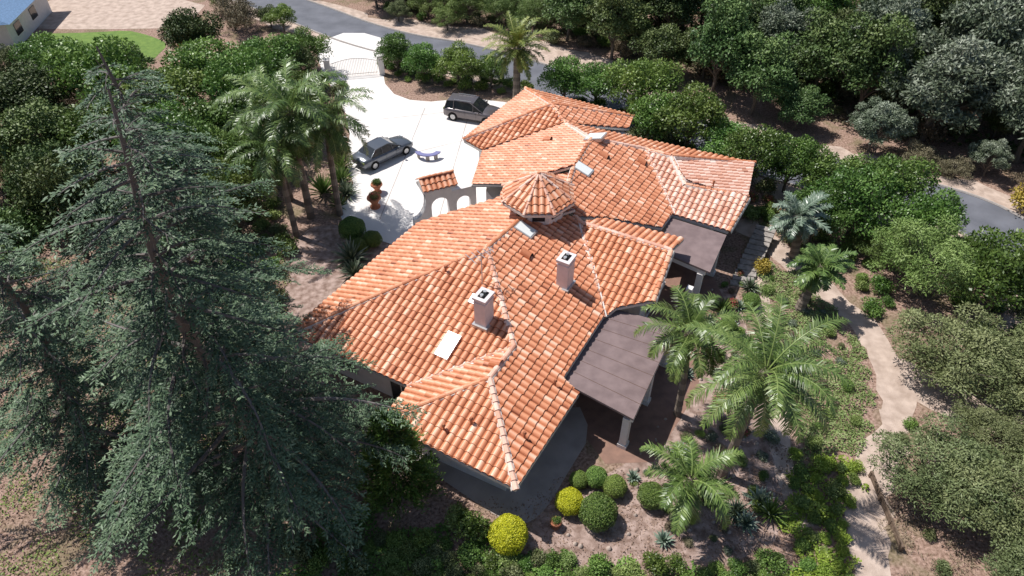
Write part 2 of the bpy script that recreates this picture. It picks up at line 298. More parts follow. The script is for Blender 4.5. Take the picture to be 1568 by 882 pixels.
def caps(mb,a,b,mat=0,r=.14,lift=.05,mort=True):
    a=np.array(a,float);b=np.array(b,float)
    if a[2]<b[2]: a,b=b,a
    L=np.linalg.norm(b-a);n=max(1,int(L/.38)); d=(b-a)/L; s=unit(np.cross(d,[0,0,1.])); u=np.cross(s,d)
    if mort:
        v=[]
        for q in (a,b):
            for k in (-1,1): v+= [q+s*k*.2-u*.10,q+s*k*.15+u*.075]
        mb.add(v,[(1,3,7,5),(0,1,5,4),(3,2,6,7)],2)
    for i in range(n):
        p0=a+d*(L*i/n);p1=a+d*(L*(i+1)/n+.04); v=[]
        for q,rr,l in ((p0,r*.86,lift),(p1,r,lift+.03)):
            for k in range(6):
                t=math.pi*k/5; v.append(q+s*rr*math.cos(t)+u*(rr*math.sin(t)*.9+l))
        tt=random.random()*.5+.35
        mb.add(v,[(k,k+1,k+7,k+6) for k in range(5)],mat,tt); mb.add(v[6:],np.arange(6),mat,.1)
for e,mt in [('V5 V16',0),('V5 V6',1),('V5 V12',0),('V6 V7',1),('V7 V1',1),('V7 V8',0),('V4 G1',1),('F1 F6',0),('F1 F2',1),('F2 F7',0),('F7 F11',0),('F8 F9',0),('K2 K1',0),('K2 K3',0),('K2 K4',0),('G1 G2',0),('F9 F10',0),('F6 F5',0),('K2 F12',0),('V4 V17',0)]:
    a,b=e.split(); caps(rf,V[a],V[b],mt)
for e in ('V4 V3','F2 F3','V6 V11','F7 F8','F12 F1'):
    a,b=[np.array(V[k],float) for k in e.split()]; caps(rf,a,b,1,.09,.03,True)
# turret
TX,TY=1.47,32.35; R8=2.15
cor=[(TX+R8*math.cos(math.radians(22.5+45*k)),TY+R8*math.sin(math.radians(22.5+45*k)),5.95) for k in range(8)]
for k in range(8):
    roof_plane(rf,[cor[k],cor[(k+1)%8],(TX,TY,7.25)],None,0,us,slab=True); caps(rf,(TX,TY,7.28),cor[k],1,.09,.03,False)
tube(rf,[(TX,TY,7.2),(TX,TY,7.42)],[.16,.08],0,8,.6,True)
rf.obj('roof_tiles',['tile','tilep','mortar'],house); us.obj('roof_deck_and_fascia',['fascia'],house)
wl=MB()
oct_=lambda r:[(TX+r*math.cos(math.radians(22.5+45*k)),TY+r*math.sin(math.radians(22.5+45*k))) for k in range(8)]
prism(wl,oct_(1.5),3.5,5.85,0)
for k in range(8):
    t=math.radians(45*k); r=1.5*math.cos(math.radians(22.5)); box(wl,(TX+r*math.cos(t),TY+r*math.sin(t),5.35),(.08,.7,.5),t,1)
FA=[(-.28,17.24),(2.0,21.1),(1.6,21.8),(3.9,25.9),(4.3,27.3),(6.9,26.9),(8.8,30.4),(5.2,32.4),(0,34.2),(-5.3,32.5),(-10.2,24.9),(-3.9,21.5),(-4.7,19.5)]
prism(wl,FA,0,2.62,0)
FC=[(-1.7,37.7),(-1.3,42.2),(-2.4,43.8),(1.2,50.2),(8.2,46.2),(8.3,43.4),(15.2,39.5),(12.3,34.2),(9.6,35.4),(5.4,33.2),(0.2,34.0)]
prism(wl,FC,0,2.6,0)
prism(wl,[(6.95,26.95),(8.75,30.35),(8.6,30.4),(6.8,27.05)],2.5,3.2,0)
def windows(poly,z=1.35,w=1.3,hh=1.2,gap=2.6):
    n=len(poly); ar=sum(poly[i][0]*poly[(i+1)%n][1]-poly[(i+1)%n][0]*poly[i][1] for i in range(n))
    for i in range(n):
        a=np.array(poly[i]);b=np.array(poly[(i+1)%n]); L=np.linalg.norm(b-a)
        if L<2.3: continue
        d=(b-a)/L; nn=np.array([d[1],-d[0]])*(1 if ar>0 else -1); k=max(1,int(L/gap)); an=math.atan2(d[1],d[0])
        for j in range(k):
            c=a+d*L*(j+.5)/k; door=(j%3==1); h2=2.1 if door else hh; zc=1.06 if door else z
            q=c+nn*.02; box(wl,(q[0],q[1],zc),(w+.16,.10,h2+.16),an,3)
            q=c+nn*.05; box(wl,(q[0],q[1],zc),(w,.08,h2),an,1)
            q=c+nn*.075; box(wl,(q[0],q[1],zc),(.06,.07,h2),an,3)
windows(FA);windows(FC)
wl.obj('walls',['stucco','glass','wood','fascia'],house)
def on(i,x,y): gr,c=planes[i]; return c+gr@np.array([x,y])
ch=MB()
def chimney(x,y,i,h,ang):
    z=on(i,x,y); box(ch,(x,y,z+h/2-.4),(.78,.62,h+.8),ang,0); box(ch,(x,y,z+h+.03),(.90,.74,.12),ang,0); box(ch,(x,y,z+h-.22),(.84,.68,.07),ang,0)
    ca,sa=math.cos(ang),math.sin(ang)
    box(ch,(x,y,z+h+.10),(.5,.36,.03),ang,1)
    for s in (-.15,.15): tube(ch,[(x+s*ca,y+s*sa,z+h+.08),(x+s*ca,y+s*sa,z+h+.22)],.09,2,8,cap=True)
    box(ch,(x,y,z+.03),(1.0,.84,.16),ang,2)
chimney(-1.35,24.0,1,1.75,math.radians(60)); chimney(2.75,27.0,0,1.8,math.radians(60))
ch.obj('chimneys',['chim','black','metal'],house)
sk=MB()
def skylight(x,y,i,w,l):
    gr,c=planes[i]; d=-gr/np.linalg.norm(gr); e=np.array([-d[1],d[0]])
    for ww,ll,o0,o1,mt in ((w+.14,l+.14,-.05,.19,1),(w,l,.19,.215,0)):
        q=[np.array([x,y])+e*a*ww/2+d*b*ll/2 for a,b in((-1,-1),(1,-1),(1,1),(-1,1))]
        prism(sk,[tuple(k) for k in q],[c+gr@k+o0 for k in q],[c+gr@k+o1 for k in q],mt)
skylight(-3.09,22.89,1,.6,1.15);skylight(.75,30.15,0,.65,.95);skylight(4.37,36.39,7,.7,1.0);skylight(5.4,39.9,11,.8,1.1);skylight(-1.86,25.2,1,.35,.35)
sk.obj('skylights',['skyl','metal'],house)
vt=MB()
for x,y,i in [(.79,28.46,0),(5.85,38.19,7),(8.39,38.56,7),(-3.41,27.07,1),(-.75,21.5,2),(2.0,20.82,0),(.54,17.94,0),(-1.78,18.53,3),(-2.98,18.36,3),(12.5,36.2,8),(2.4,41.5,11)]:
    gr,c=planes[i]; d=-gr/np.linalg.norm(gr); z=c+gr@np.array([x,y]); big=i in(0,7,11) and y>22
    if big or i==2:
        n=8; pts=[]
        for q in (-.28,.28):
            for k in range(n+1):
                t=math.pi*k/n; pts.append((x+d[0]*q-d[1]*.24*math.cos(t),y+d[1]*q+d[0]*.24*math.cos(t),z+gr@(d*q)+.04+.28*math.sin(t)))
        vt.add(pts,[(k,k+1,k+n+2,k+n+1) for k in range(n)],0,.35); vt.add(pts[n+1:],np.arange(n+1),1,0)
    else:
        tube(vt,[(x,y,z),(x,y,z+.42)],.05,2,6,cap=True); tube(vt,[(x,y,z+.40),(x,y,z+.5)],[.1,.06],2,8,cap=True)
vt.obj('roof_vents',['tile','black','terra'],house)
an=MB(); ax,ay=-1.5,26.1; az=on(1,ax,ay)
tube(an,[(ax,ay,az),(ax,ay,az+2.1)],.035,0,5)
for k,l in enumerate((.95,.8,.7,.6,.5)):
    o=(k-2)*.3; tube(an,[(ax+o*.8-l*.3,ay+o*.6+l*.4,az+2.0),(ax+o*.8+l*.3,ay+o*.6-l*.4,az+2.0)],.022,0,4)
tube(an,[(ax-.6,ay-.45,az+2.0),(ax+.6,ay+.45,az+2.0)],.026,0,4)
an.obj('tv_antenna',['metal'],house)
# patio covers
pc=MB()
C1=[(4.9,26.5),(8.5,25.3),(5.5,19.3),(2.45,21.3)]
prism(pc,C1,[2.72,2.5,2.5,2.72],[2.84,2.62,2.62,2.84],0)
def beam(mb,a,b,z0,z1,th,mat):
    a=np.array(a);b=np.array(b);d=unit(b-a);w=np.array([-d[1],d[0]])*th/2
    prism(mb,[tuple(a-w),tuple(b-w),tuple(b+w),tuple(a+w)],z0,z1,mat)
beam(pc,(8.42,25.36),(5.46,19.44),2.22,2.49,.16,1)
for k in range(1,7):
    t=k/7; a=np.array(C1[0])*(1-t)+np.array(C1[3])*t; b=np.array(C1[1])*(1-t)+np.array(C1[2])*t; 
    d=unit(b-a);w=np.array([-d[1],d[0]])*.012
    prism(pc,[tuple(a-w),tuple(b-w),tuple(b+w),tuple(a+w)],[2.84,2.62,2.62,2.84],[2.846,2.626,2.626,2.846],2)
for q in ((5.35,19.75),(8.15,25.0),(6.8,22.4)):
    box(pc,(q[0],q[1],1.12),(.34,.34,2.2),math.radians(60),1); box(pc,(q[0],q[1],.12),(.46,.46,.24),math.radians(60),1)
C2=[(9.6,34.45),(12.75,32.65),(11.1,29.4),(8.6,31.3)]
prism(pc,C2,[2.72,2.72,2.6,2.6],[2.84,2.84,2.72,2.72],0)
beam(pc,(8.75,31.35),(10.95,29.65),2.3,2.59,.16,1)
for q in ((9.0,31.3),(10.75,29.85),(12.3,32.4),(9.9,28.6)):
    box(pc,(q[0],q[1],1.15),(.34,.34,2.28),math.radians(60),1); box(pc,(q[0],q[1],.12),(.46,.46,.24),math.radians(60),1)
pc.obj('patio_covers',['felt','stucco','underlay'],house)
# bell gable arch wall
ar=MB(); O=np.array([-6.5,36.9]); dd=unit(np.array([3.9,1.7])); nn=np.array([-dd[1],dd[0]])*.22
out=[(0,0),(0,.9)]+[(.9*math.sin(t)*1.0,.9+1.3*(1-math.cos(t))) for t in np.linspace(.15,math.pi/2,6)]+[(.9,3.05),(2.7,3.05),(2.7,2.5),(4.4,2.5),(4.4,0),(4.0,0)]
out+=[(3.5+.5*math.cos(t),1.4+.5*math.sin(t)) for t in np.linspace(0,math.pi,9)]+[(3.0,0),(2.5,0)]
out+=[(1.85+.6*math.cos(t),1.6+.6*math.sin(t)) for t in np.linspace(0,math.pi,9)]+[(1.25,0)]
n=len(out); v=[]
for sg in (-1,1): v+=[(*(O+dd*s+nn*sg),z) for s,z in out]
ar.add(v,np.arange(n),0);ar.add(v,np.arange(n,2*n)[::-1],0);ar.add(v,[(i,i+n,(i+1)%n+n,(i+1)%n) for i in range(n)],0)
c0=O+dd*.65;c1=O+dd*2.95; w=unit(nn)*.8
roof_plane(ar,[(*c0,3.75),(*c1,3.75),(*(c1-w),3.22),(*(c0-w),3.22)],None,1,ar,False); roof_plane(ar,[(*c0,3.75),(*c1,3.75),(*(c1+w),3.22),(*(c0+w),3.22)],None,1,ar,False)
prism(ar,[tuple(c0-w*.9),tuple(c1-w*.9),tuple(c1+w*.9),tuple(c0+w*.9)],3.05,3.2,0)
ar.add([(*(c0-w*.85),3.2),(*(c0+w*.85),3.2),(*c0,3.72)],[(0,1,2)],0); ar.add([(*(c1-w*.85),3.2),(*(c1+w*.85),3.2),(*c1,3.72)],[(0,1,2)],0)
caps(ar,(*c0,3.8),(*c1,3.8),1,.11,.03,False)
ar.obj('arched_entry_wall',['stucco','tile','mortar'])
# ---------------------------------------------------------------- foliage generators
def broadleaf(name,seed,leaf,R=3.,hh=2.3,cz=3.1,ncl=46,nl=9000,LL=.24,LW=.13,cr=(.22,.40),trunk='bark',droop=.2):
    global rng; rng=np.random.default_rng(seed); mb=MB()
    d=rdir(ncl*3); d=d[d[:,2]>-.45][:ncl]; ncl=len(d); rr=rng.uniform(.45,.92,ncl)*(1+.2*np.sin(3*np.arctan2(d[:,1],d[:,0])+seed))
    C=d*rr[:,None]*np.array([R,R,hh]); C[:,2]+=cz; crr=rng.uniform(*cr,ncl)*R; ct=rng.uniform(0,1,ncl)
    H=cz
    tube(mb,[(0,0,0),(.1,.05,H*.3),(0,.1,H*.62),(0,0,H*.8)],[.17*R/3,.14*R/3,.11*R/3,.05],1,7,.5)
    for i in range(0,ncl,2):
        p0=np.array([0,0,H*rng.uniform(.3,.65)]); mid=(p0+C[i])/2+rng.normal(size=3)*.15
        tube(mb,[p0,mid,C[i]],[.07,.045,.015],1,4,rng.uniform(.3,.9))
    ci=rng.choice(ncl,nl,p=(crr**2)/(crr**2).sum()); o=rdir(nl); o[:,2]=np.where(o[:,2]<-.3,-o[:,2],o[:,2]); rad=rng.uniform(.72,1.08,nl)
    Pp=C[ci]+o*(crr[ci]*rad)[:,None]*np.array([1,1,.8])
    Pp[:,2]=np.maximum(Pp[:,2],.05)
    D=rdir(nl)+o*.5; D[:,2]-=droop; N=o+rdir(nl)*.75
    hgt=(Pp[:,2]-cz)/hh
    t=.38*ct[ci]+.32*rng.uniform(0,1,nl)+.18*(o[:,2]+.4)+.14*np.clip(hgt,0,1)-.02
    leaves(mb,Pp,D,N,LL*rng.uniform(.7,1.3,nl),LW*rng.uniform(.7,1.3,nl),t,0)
    return mb.build(name,[leaf,trunk])
def shrub(name,seed,leaf,nl=1600,LL=.13,LW=.08,flat=.8,isball=False):
    global rng; rng=np.random.default_rng(seed); mb=MB(); o=rdir(nl); o[:,2]=np.where(o[:,2]<-.35,-o[:,2],o[:,2])
    if isball:
        r=1+.05*np.sin(o[:,0]*6+seed)*np.sin(o[:,1]*5+o[:,2]*3)+rng.uniform(-.05,.045,nl); P_=o*r[:,None]; P_[:,2]=P_[:,2]*.9+.85; D=np.cross(o,rdir(nl))+o*.5;N=o+rdir(nl)*.5
        t=rng.uniform(.1,1,nl); ball(mb,(0,0,.85),.92,0,.08)
    else:
        k=14; c=rdir(k)*rng.uniform(.3,.62,(k,1)); c[:,2]=abs(c[:,2])*flat+.25; cr=rng.uniform(.28,.48,k); ci=rng.integers(0,k,nl); ct=rng.uniform(0,1,k)
        P_=c[ci]+o*(cr[ci]*rng.uniform(.6,1.1,nl))[:,None]; P_[:,2]=np.maximum(P_[:,2],.03); D=rdir(nl)+o*.7;N=o+rdir(nl)*.7; t=.4*ct[ci]+.45*rng.uniform(0,1,nl)+.12*o[:,2]+.05
    leaves(mb,P_,D,N,LL*rng.uniform(.7,1.3,nl),LW*rng.uniform(.7,1.3,nl),t,0)
    tube(mb,[(0,0,0),(0,0,.5)],.06,1,5)
    return mb.build(name,[leaf,'bark'])
def palm(name,seed,leaf,H,FL,nf,trad=.17,emax=78,emin=-35,bend=9,lw=.05,ll=.6,stiff=.35,nper=55,lean=(.3,.2)):
    global rng; rng=np.random.default_rng(seed); mb=MB(); k=14
    pts=[(lean[0]*(i/k)**1.5,lean[1]*(i/k)**1.5,H*i/k) for i in range(k+1)]
    for i in range(k): tube(mb,[pts[i],pts[i+1]],[trad*(1.25-.35*i/k),trad*(1.12-.35*i/k)],1,9,.25+.5*(i%2))
    top=np.array(pts[-1]); tube(mb,[top-[0,0,.7],top-[0,0,.1],top+[0,0,.3]],[trad*.9,trad*1.5,trad*.5],1,9,.8)
    for i in range(nf):
        az=i*2.39996+rng.uniform(-.3,.3); u=(i+.5)/nf; el=math.radians(emax+(emin-emax)*u+rng.uniform(-12,12)); L=FL*rng.uniform(.75,1.1)*(.8+.2*math.sin(math.pi*min(1,u+.3)))
        n=12; p=top.copy(); pp=[p.copy()]; dr=[]; tw=rng.uniform(-.04,.04)
        for j in range(n):
            h=np.array([math.cos(az)*math.cos(el),math.sin(az)*math.cos(el),math.sin(el)]); p=p+h*L/n; pp.append(p.copy()); dr.append(h); el-=math.radians(bend*rng.uniform(.8,1.3))*(.5+j/n); el=max(el,math.radians(-86)); az+=tw
        pp=np.array(pp);dr=np.array(dr+[dr[-1]]); tube(mb,pp,np.linspace(.035,.008,n+1),0,4,.85)
        s=np.linspace(.14,.99,nper); x=s*n; a=np.minimum(x.astype(int),n-1); fr=(x-a)[:,None]; B=pp[a]*(1-fr)+pp[a+1]*fr; F=dr[a]
        side=unit(np.cross(F,[0,0,1.])); upv=np.cross(side,F); prof=np.sin(np.pi*(.12+.83*s))**.7
        ft=rng.uniform(-.16,.14)+(.30 if u>.93 else 0)
        for sg in (-1,1):
            D=side*sg*.85+F*.6+upv*rng.uniform(-.4,.45,(nper,1)); D=unit(D); Lf=ll*prof*rng.uniform(.75,1.2,nper)
            N=upv+side*.1; t=.48+ft+rng.uniform(-.28,.25,nper)
            h1=B+D*(Lf*.5)[:,None]; S=unit(np.cross(D,N))*lw/2; D2=unit(D-np.array([0,0,1.])*stiff*rng.uniform(.7,2.4,(nper,1)))
            tip=h1+D2*(Lf*.5)[:,None]
            v=np.stack([B-S*.6,B+S*.6,h1+S,h1-S,tip+S*.15,tip-S*.15],1).reshape(-1,3); b6=np.arange(nper)[:,None]*6
            f=np.concatenate([b6+np.array([0,1,2,3]),b6+np.array([3,2,4,5])]); mb.add(v,f,0,np.clip(np.repeat(t,6),0,1))
    return mb.build(name,[leaf,'palmtrunk'])
def cedar(name,seed,H=20.,R=6.2,nb=84):
    global rng; rng=np.random.default_rng(seed); mb=MB()
    k=12; tp=np.array([(.35*math.sin(i*.6),.3*math.sin(i*.45+1),H*i/k) for i in range(k+1)]); tp[0,:2]=0
    tube(mb,tp,[.34*(1-i/k)**.8+.03 for i in range(k+1)],1,8,.5)
    PC=[];PD=[];PN=[];PT=[];PL=[]
    for b in range(nb):
        z=1.4+(H-1.9)*(b/nb)**.9; q=z/H; az=b*2.39996+rng.uniform(-.5,.5)
        L=R*(1-q)**.62*1.15*rng.uniform(.5,1.2)
        if q<.15: L*=.75+q
        L=max(L,.6); x=np.interp(z,tp[:,2],tp[:,0]);y=np.interp(z,tp[:,2],tp[:,1])
        n=10; s=np.linspace(0,1,n+1); rise=rng.uniform(.0,.42); dr=rng.uniform(.22,.58); w=rng.uniform(-.4,.4)
        aa=az+w*s; bp=np.stack([x+L*s*np.cos(aa),y+L*s*np.sin(aa),z+L*(rise*s-dr*s**2)],1)
        tube(mb,bp,np.linspace(.018*L+.016,.010,n+1),1,5,rng.uniform(.3,.9))
        ns=max(4,int(L/.165)); bt=rng.uniform(0,1)
        for j in range(ns):
            sj=.16+.84*(j+rng.uniform(0,.6))/ns; sj=min(sj,1)
            if rng.uniform()<.08: continue
            o=np.array([np.interp(sj,s,bp[:,c]) for c in range(3)]); a0=az+w*sj*1.5
            l=(L*.33*(1-sj)+.36)*rng.uniform(.45,1.25)*min(1,.4+sj*2.0)
            sg=1 if j%2 else -1; a1=a0+sg*math.radians(rng.uniform(30,60)) if sj<.97 else a0
            m=max(3,int(l/.075)); u=np.linspace(.05,1,m)[:,None]
            hd=np.array([math.cos(a1),math.sin(a1),0]); td=np.array([math.cos(a0),math.sin(a0),0])
            pth=o+hd*l*u+td*l*.22*u**2+np.array([0,0,-1.])*l*(.10*u+.38*u**2)
            if j%4==0: tube(mb,[o,pth[m//2],pth[-1]],[.014,.009,.004],1,3,.7)
            rep=4; Cc=np.repeat(pth,rep,0)+rng.normal(size=(m*rep,3))*.03
            ss=np.where(np.arange(m*rep)%2==0,1,-1)[:,None]; sd=np.array([-hd[1],hd[0],0])
            D=hd*.8+sd*ss*rng.uniform(.3,1.1,(m*rep,1))+np.array([0,0,-1.])*rng.uniform(-.25,.6,(m*rep,1))
            PC.append(Cc);PD.append(D);PN.append(np.array([0,0,1.])+rng.normal(size=(m*rep,3))*.4)
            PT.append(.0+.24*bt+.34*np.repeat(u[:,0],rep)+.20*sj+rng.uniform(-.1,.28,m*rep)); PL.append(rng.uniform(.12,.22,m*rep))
        if b%3==0:
            for _ in range(3):
                sj=rng.uniform(.05,.4); o=np.array([np.interp(sj,s,bp[:,c]) for c in range(3)]); dv=rdir(1)[0]*rng.uniform(.3,.8); tube(mb,[o,o+dv*.5+[0,0,.05],o+dv],[.013,.008,.003],1,3,1.)
    C=np.concatenate(PC);L_=np.concatenate(PL)
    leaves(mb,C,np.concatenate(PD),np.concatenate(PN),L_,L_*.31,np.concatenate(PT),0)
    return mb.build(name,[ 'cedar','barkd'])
def agave(name,seed,leaf='agave',n=34,el=(10,80),w=.10,L=1.0):
    global rng; rng=np.random.default_rng(seed); mb=MB()
    for i in range(n):
        az=i*2.39996; e=math.radians(el[0]+(el[1]-el[0])*(i/n)+rng.uniform(-5,5)); h=np.array([math.cos(az)*math.cos(e),math.sin(az)*math.cos(e),math.sin(e)]); s=np.array([-math.sin(az),math.cos(az),0]); u=np.cross(h,s)
        l=L*rng.uniform(.8,1.05); b=np.array([0,0,.08]); m=b+h*l*.5; t=b+h*l-np.array([0,0,.08*l])
        v=[b-s*w*.6,b+s*w*.6,m-s*w+[0,0,.02],m+s*w+[0,0,.02],m-[0,0,.03],t]; tt=rng.uniform(.25,.9)
        mb.add(v,[(0,4,2),(0,1,4),(1,3,4),(2,4,5),(4,3,5)],0,[tt*.6,tt*.6,tt,tt,tt*.6,min(1,tt*1.2)])
    return mb.build(name,[leaf])
def inst(name,me,x,y,s,rot=None,z=0,sz=None,parent=None):
    o=bpy.data.objects.new(name,me); o.location=(x,y,z); o.scale=(s,s,sz or s); o.rotation_euler=(0,0,random.uniform(0,6.28) if rot is None else rot); return link(o,parent)
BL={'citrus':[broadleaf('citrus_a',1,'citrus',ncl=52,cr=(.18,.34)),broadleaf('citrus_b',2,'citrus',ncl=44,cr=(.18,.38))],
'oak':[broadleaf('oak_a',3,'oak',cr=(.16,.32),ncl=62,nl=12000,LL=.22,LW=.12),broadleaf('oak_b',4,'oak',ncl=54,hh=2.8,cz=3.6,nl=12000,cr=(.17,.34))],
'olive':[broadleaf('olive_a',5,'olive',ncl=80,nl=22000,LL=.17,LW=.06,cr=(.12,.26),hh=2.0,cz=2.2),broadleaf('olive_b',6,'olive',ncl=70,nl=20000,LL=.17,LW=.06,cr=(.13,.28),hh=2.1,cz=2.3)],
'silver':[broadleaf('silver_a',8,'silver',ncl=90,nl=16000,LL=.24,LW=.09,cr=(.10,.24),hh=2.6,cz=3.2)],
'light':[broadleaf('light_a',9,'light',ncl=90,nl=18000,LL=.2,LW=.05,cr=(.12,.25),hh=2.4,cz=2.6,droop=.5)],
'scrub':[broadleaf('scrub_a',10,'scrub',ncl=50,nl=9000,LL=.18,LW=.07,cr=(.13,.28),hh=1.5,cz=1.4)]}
NM=dict(citrus='citrus_tree',oak='oak_tree',olive='olive_tree',silver='silver_leaf_tree',light='pepper_tree',scrub='scrub_bush')
def T(kind,x,y,R,sz=None): 
    me=random.choice(BL[kind]); s=R/3*random.uniform(.92,1.08); return inst(NM[kind],me,x,y,s,sz=(sz or random.uniform(.82,1.2))*s)
placed=[]
def TT(kind,lst):
    for q in lst:
        T(kind,q[0],q[1],q[2],q[3] if len(q)>3 else None); placed.append((q[0],q[1],q[2]))
TT('citrus',[(-32,51.3,3.6),(-27.1,49.6,3.3),(-25.5,54.4,3.4),(-21.2,45.9,3.0),(-24.7,44.8,3.0),(-21.3,56.3,2.8),(-20.2,50.0,2.8),(-29,45,3.2),(-19.3,41.6,2.6),(-23,40,2.9),(-17.0,47.4,2.2),(-18.8,60.9,2.2),(-17.2,51.5,2.2),(-18.0,36.4,2.2),(-17.2,43.6,1.8),
 (4.4,54.6,2.2),(7,54.0,2.5),(10.2,51.2,2.7),(11.0,47.6,2.5),(13.4,46.5,2.5),(15.6,44.6,2.3),(17.0,42.2,2.4),(19.4,41.4,2.2),(21.3,39.4,2.4),(22.0,36.2,2.5),(19.4,35.6,1.8),(24.4,37.8,2.4),(25.6,34.4,2.0),(27.4,28.8,2.5),(28.3,32.4,1.6)])
TT('oak',[(-33.5,57.2,2.4),(-29.4,62.2,2.6),(-37,49,3.6),(-34,44,3.2),(-37,38,3.4),(-30,38,3.0),(-27,34,2.8),(-18.8,57.5,2.0),(-23.5,35.5,2.6),(-21.5,31.5,2.2),(-29,30.5,3),(9.5,63.8,3.0),(13.6,60.2,3.0),(17.4,56.2,3.2),(20.0,52.8,2.8),(22.8,50.2,2.4),(26.2,56.3,3.2),(28.5,52,3.2),(20,61.9,3.2),(15.7,66.8,3.2),(10.4,69,3.0),(5.5,68.0,2.8)])
TT('silver',[(32.5,48.5,4.3),(38.0,53.9,4.8),(38.0,45.2,3.8),(42,49,4.2),(27.6,46.9,2.0),(24,61,3.2),(31,56,3.6),(35,50.5,3.6)])
TT('olive',[(22.8,24.0,3.1,.8),(25.6,22.4,2.8,.8),(18.9,17.2,2.8,.8),(20.8,15.8,2.7,.8),(22.4,19.2,2.2,.7),(21,12.5,2.6,.7),(25.5,17,3,.8),(28.6,24.8,2.6,.8)])
TT('light',[(23.9,30.4,2.7),(23.4,33.0,2.0),(-8.9,74.2,2.2),(-4.7,72.8,2.4),(-1.3,72.1,2.2),(2.3,71.0,2.2)])
TT('scrub',[(36.6,40.6,1.6),(32.4,43.6,1.5),(37.4,35.4,1.8),(30.0,45.0,1.5)])
for x,y,r in [(-10.6,61.2,1.8),(-7.9,58.9,1.8),(-4.7,57.8,2.0),(-1.8,57.8,1.6)]:
    inst('round_clipped_tree',BL['citrus'][0],x,y,r/3,sz=r/3); placed.append((x,y,r))
# distant woodland
wood=empty('distant_woodland'); RD=np.array(smoothpoly(ROAD,3,False)); k=0
for _ in range(12000):
    x=random.uniform(-72,84); y=random.uniform(28,108)
    if abs(x)>y*.86+6: continue
    if y<70 and not(x>29 or x<-33 or (x>16 and y>49)): continue
    if -56<x<-31 and 57<y<84: continue
    rd=np.hypot(RD[:,0]-x,RD[:,1]-y).min()
    R=random.uniform(1.4,3.4)
    if x>29 and y<30 and x<37: continue
    if rd<3.4+R*.75: continue
    if any((x-a)**2+(y-b)**2<((R+c)*.64)**2 for a,b,c in placed): continue
    placed.append((x,y,R)); kd=random.choice(['oak','oak','silver','olive','scrub','citrus','oak','scrub'] if x>12 else ['olive','oak','light','oak','citrus','scrub'])
    inst('woodland_tree',random.choice(BL[kd]),x,y,R/3,parent=wood,sz=R/3*random.uniform(.75,1.25)); k+=1
# cedars
CD=cedar('deodar_cedar_mesh',21,nb=106); CD2=cedar('deodar_cedar_mesh_b',22,H=17,R=5.9,nb=88)
inst('deodar_cedar',CD,-10.5,16.3,1,rot=.4); inst('deodar_cedar',CD2,-15.5,25.2,1.02,rot=2.0); inst('deodar_cedar',CD2,-18.2,18.2,.9,rot=4.0)
# palms
QA=palm('queen_palm_a',31,'palm',7.0,4.3,28,.19,lean=(.3,-.2)); QB=palm('queen_palm_b',32,'palm',6.0,3.3,22,.17); QC=palm('queen_palm_c',33,'palm',3.2,3.0,22,.16)
inst('queen_palm',QA,9.8,18.1,1,rot=1.); inst('queen_palm',QB,8.3,21.6,.95,rot=2.2); inst('queen_palm',QC,7.2,15.7,.9,rot=.3); inst('queen_palm',QB,11.4,20.6,.8,rot=3.)
for x,y,s in [(-13.7,38.3,1.15),(-11.8,38.6,1.0),(-14.2,36.2,.9),(-15.6,40.4,1.05)]: inst('queen_palm',QA,x,y,s)
inst('date_palm',palm('date_palm_mesh',34,'palmy',4.6,3.6,44,.3,emax=80,emin=-30,bend=6,stiff=.1,ll=.5,lean=(0,0)),.4,55.2,1)
BP=palm('blue_palm_mesh',35,'palmb',3.0,2.2,34,.26,emax=75,emin=-45,bend=6,stiff=.12,ll=.45,lw=.06,nper=40,lean=(-.5,.2)); BP2=palm('pygmy_palm_mesh',36,'palm',2.9,2.1,34,.26,emax=75,emin=-45,bend=6,stiff=.15,ll=.42,lw=.06,nper=40,lean=(.5,.3))
inst('blue_palm',BP,17.9,34.0,1,rot=0); inst('pygmy_date_palm',BP2,16.8,29.2,1,rot=0)
def cone_tree():
    global rng; rng=np.random.default_rng(40); mb=MB(); tube(mb,[(0,0,0),(0,0,5.6)],[.12,.02],1,6); n=15000
    b=260; z=rng.uniform(.3,5.8,b); a=rng.uniform(0,6.28,b); L=(1.9*(1-z/6.1)**.75+.15)*rng.uniform(.75,1.1,b); ci=rng.integers(0,b,n); u=rng.uniform(.2,1,n)**.7
    C=np.stack([np.cos(a[ci])*L[ci]*u,np.sin(a[ci])*L[ci]*u,z[ci]+.25*L[ci]*u],1)+rng.normal(size=(n,3))*.10
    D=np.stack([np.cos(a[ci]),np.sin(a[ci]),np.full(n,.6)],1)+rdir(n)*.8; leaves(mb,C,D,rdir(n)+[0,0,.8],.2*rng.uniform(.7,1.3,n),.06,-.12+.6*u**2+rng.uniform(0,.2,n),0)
    return mb.build('conifer_mesh',['citrus','bark'])
inst('podocarpus_tree',cone_tree(),-5.0,16.9,1)
# shrubs
BG=shrub('boxwood_ball_mesh',50,'box',6500,.075,.05,isball=True); BY=shrub('golden_ball_mesh',51,'yellow',6500,.075,.05,isball=True)
SH={k:shrub('shrub_'+k,60+i,k,1800) for i,k in enumerate(['box','olive','light','bright','silver','scrub','citrus','flower','amber'])}
for x,y,r in [(3.75,15.8,.8),(3.05,17.6,.42),(3.85,17.7,.5),(4.65,17.2,.52),(6.2,16.7,.6),(-10.4,36.0,.85),(-9.0,35.2,.6),(-9.7,34.6,.55),(12.1,27.4,.5),(14.0,29.5,.5)]: inst('boxwood_ball',BG,x,y,r)
for x,y,r in [(2.55,16.4,.6),(-.15,14.75,.8)]: inst('golden_privet_ball',BY,x,y,r)
for x,y,r in [(35.6,39.0,1.7),(-24,60,1.6),(-31,65,1.5),(15.6,32.6,.8)]: inst('amber_shrub',SH['amber'],x,y,r)
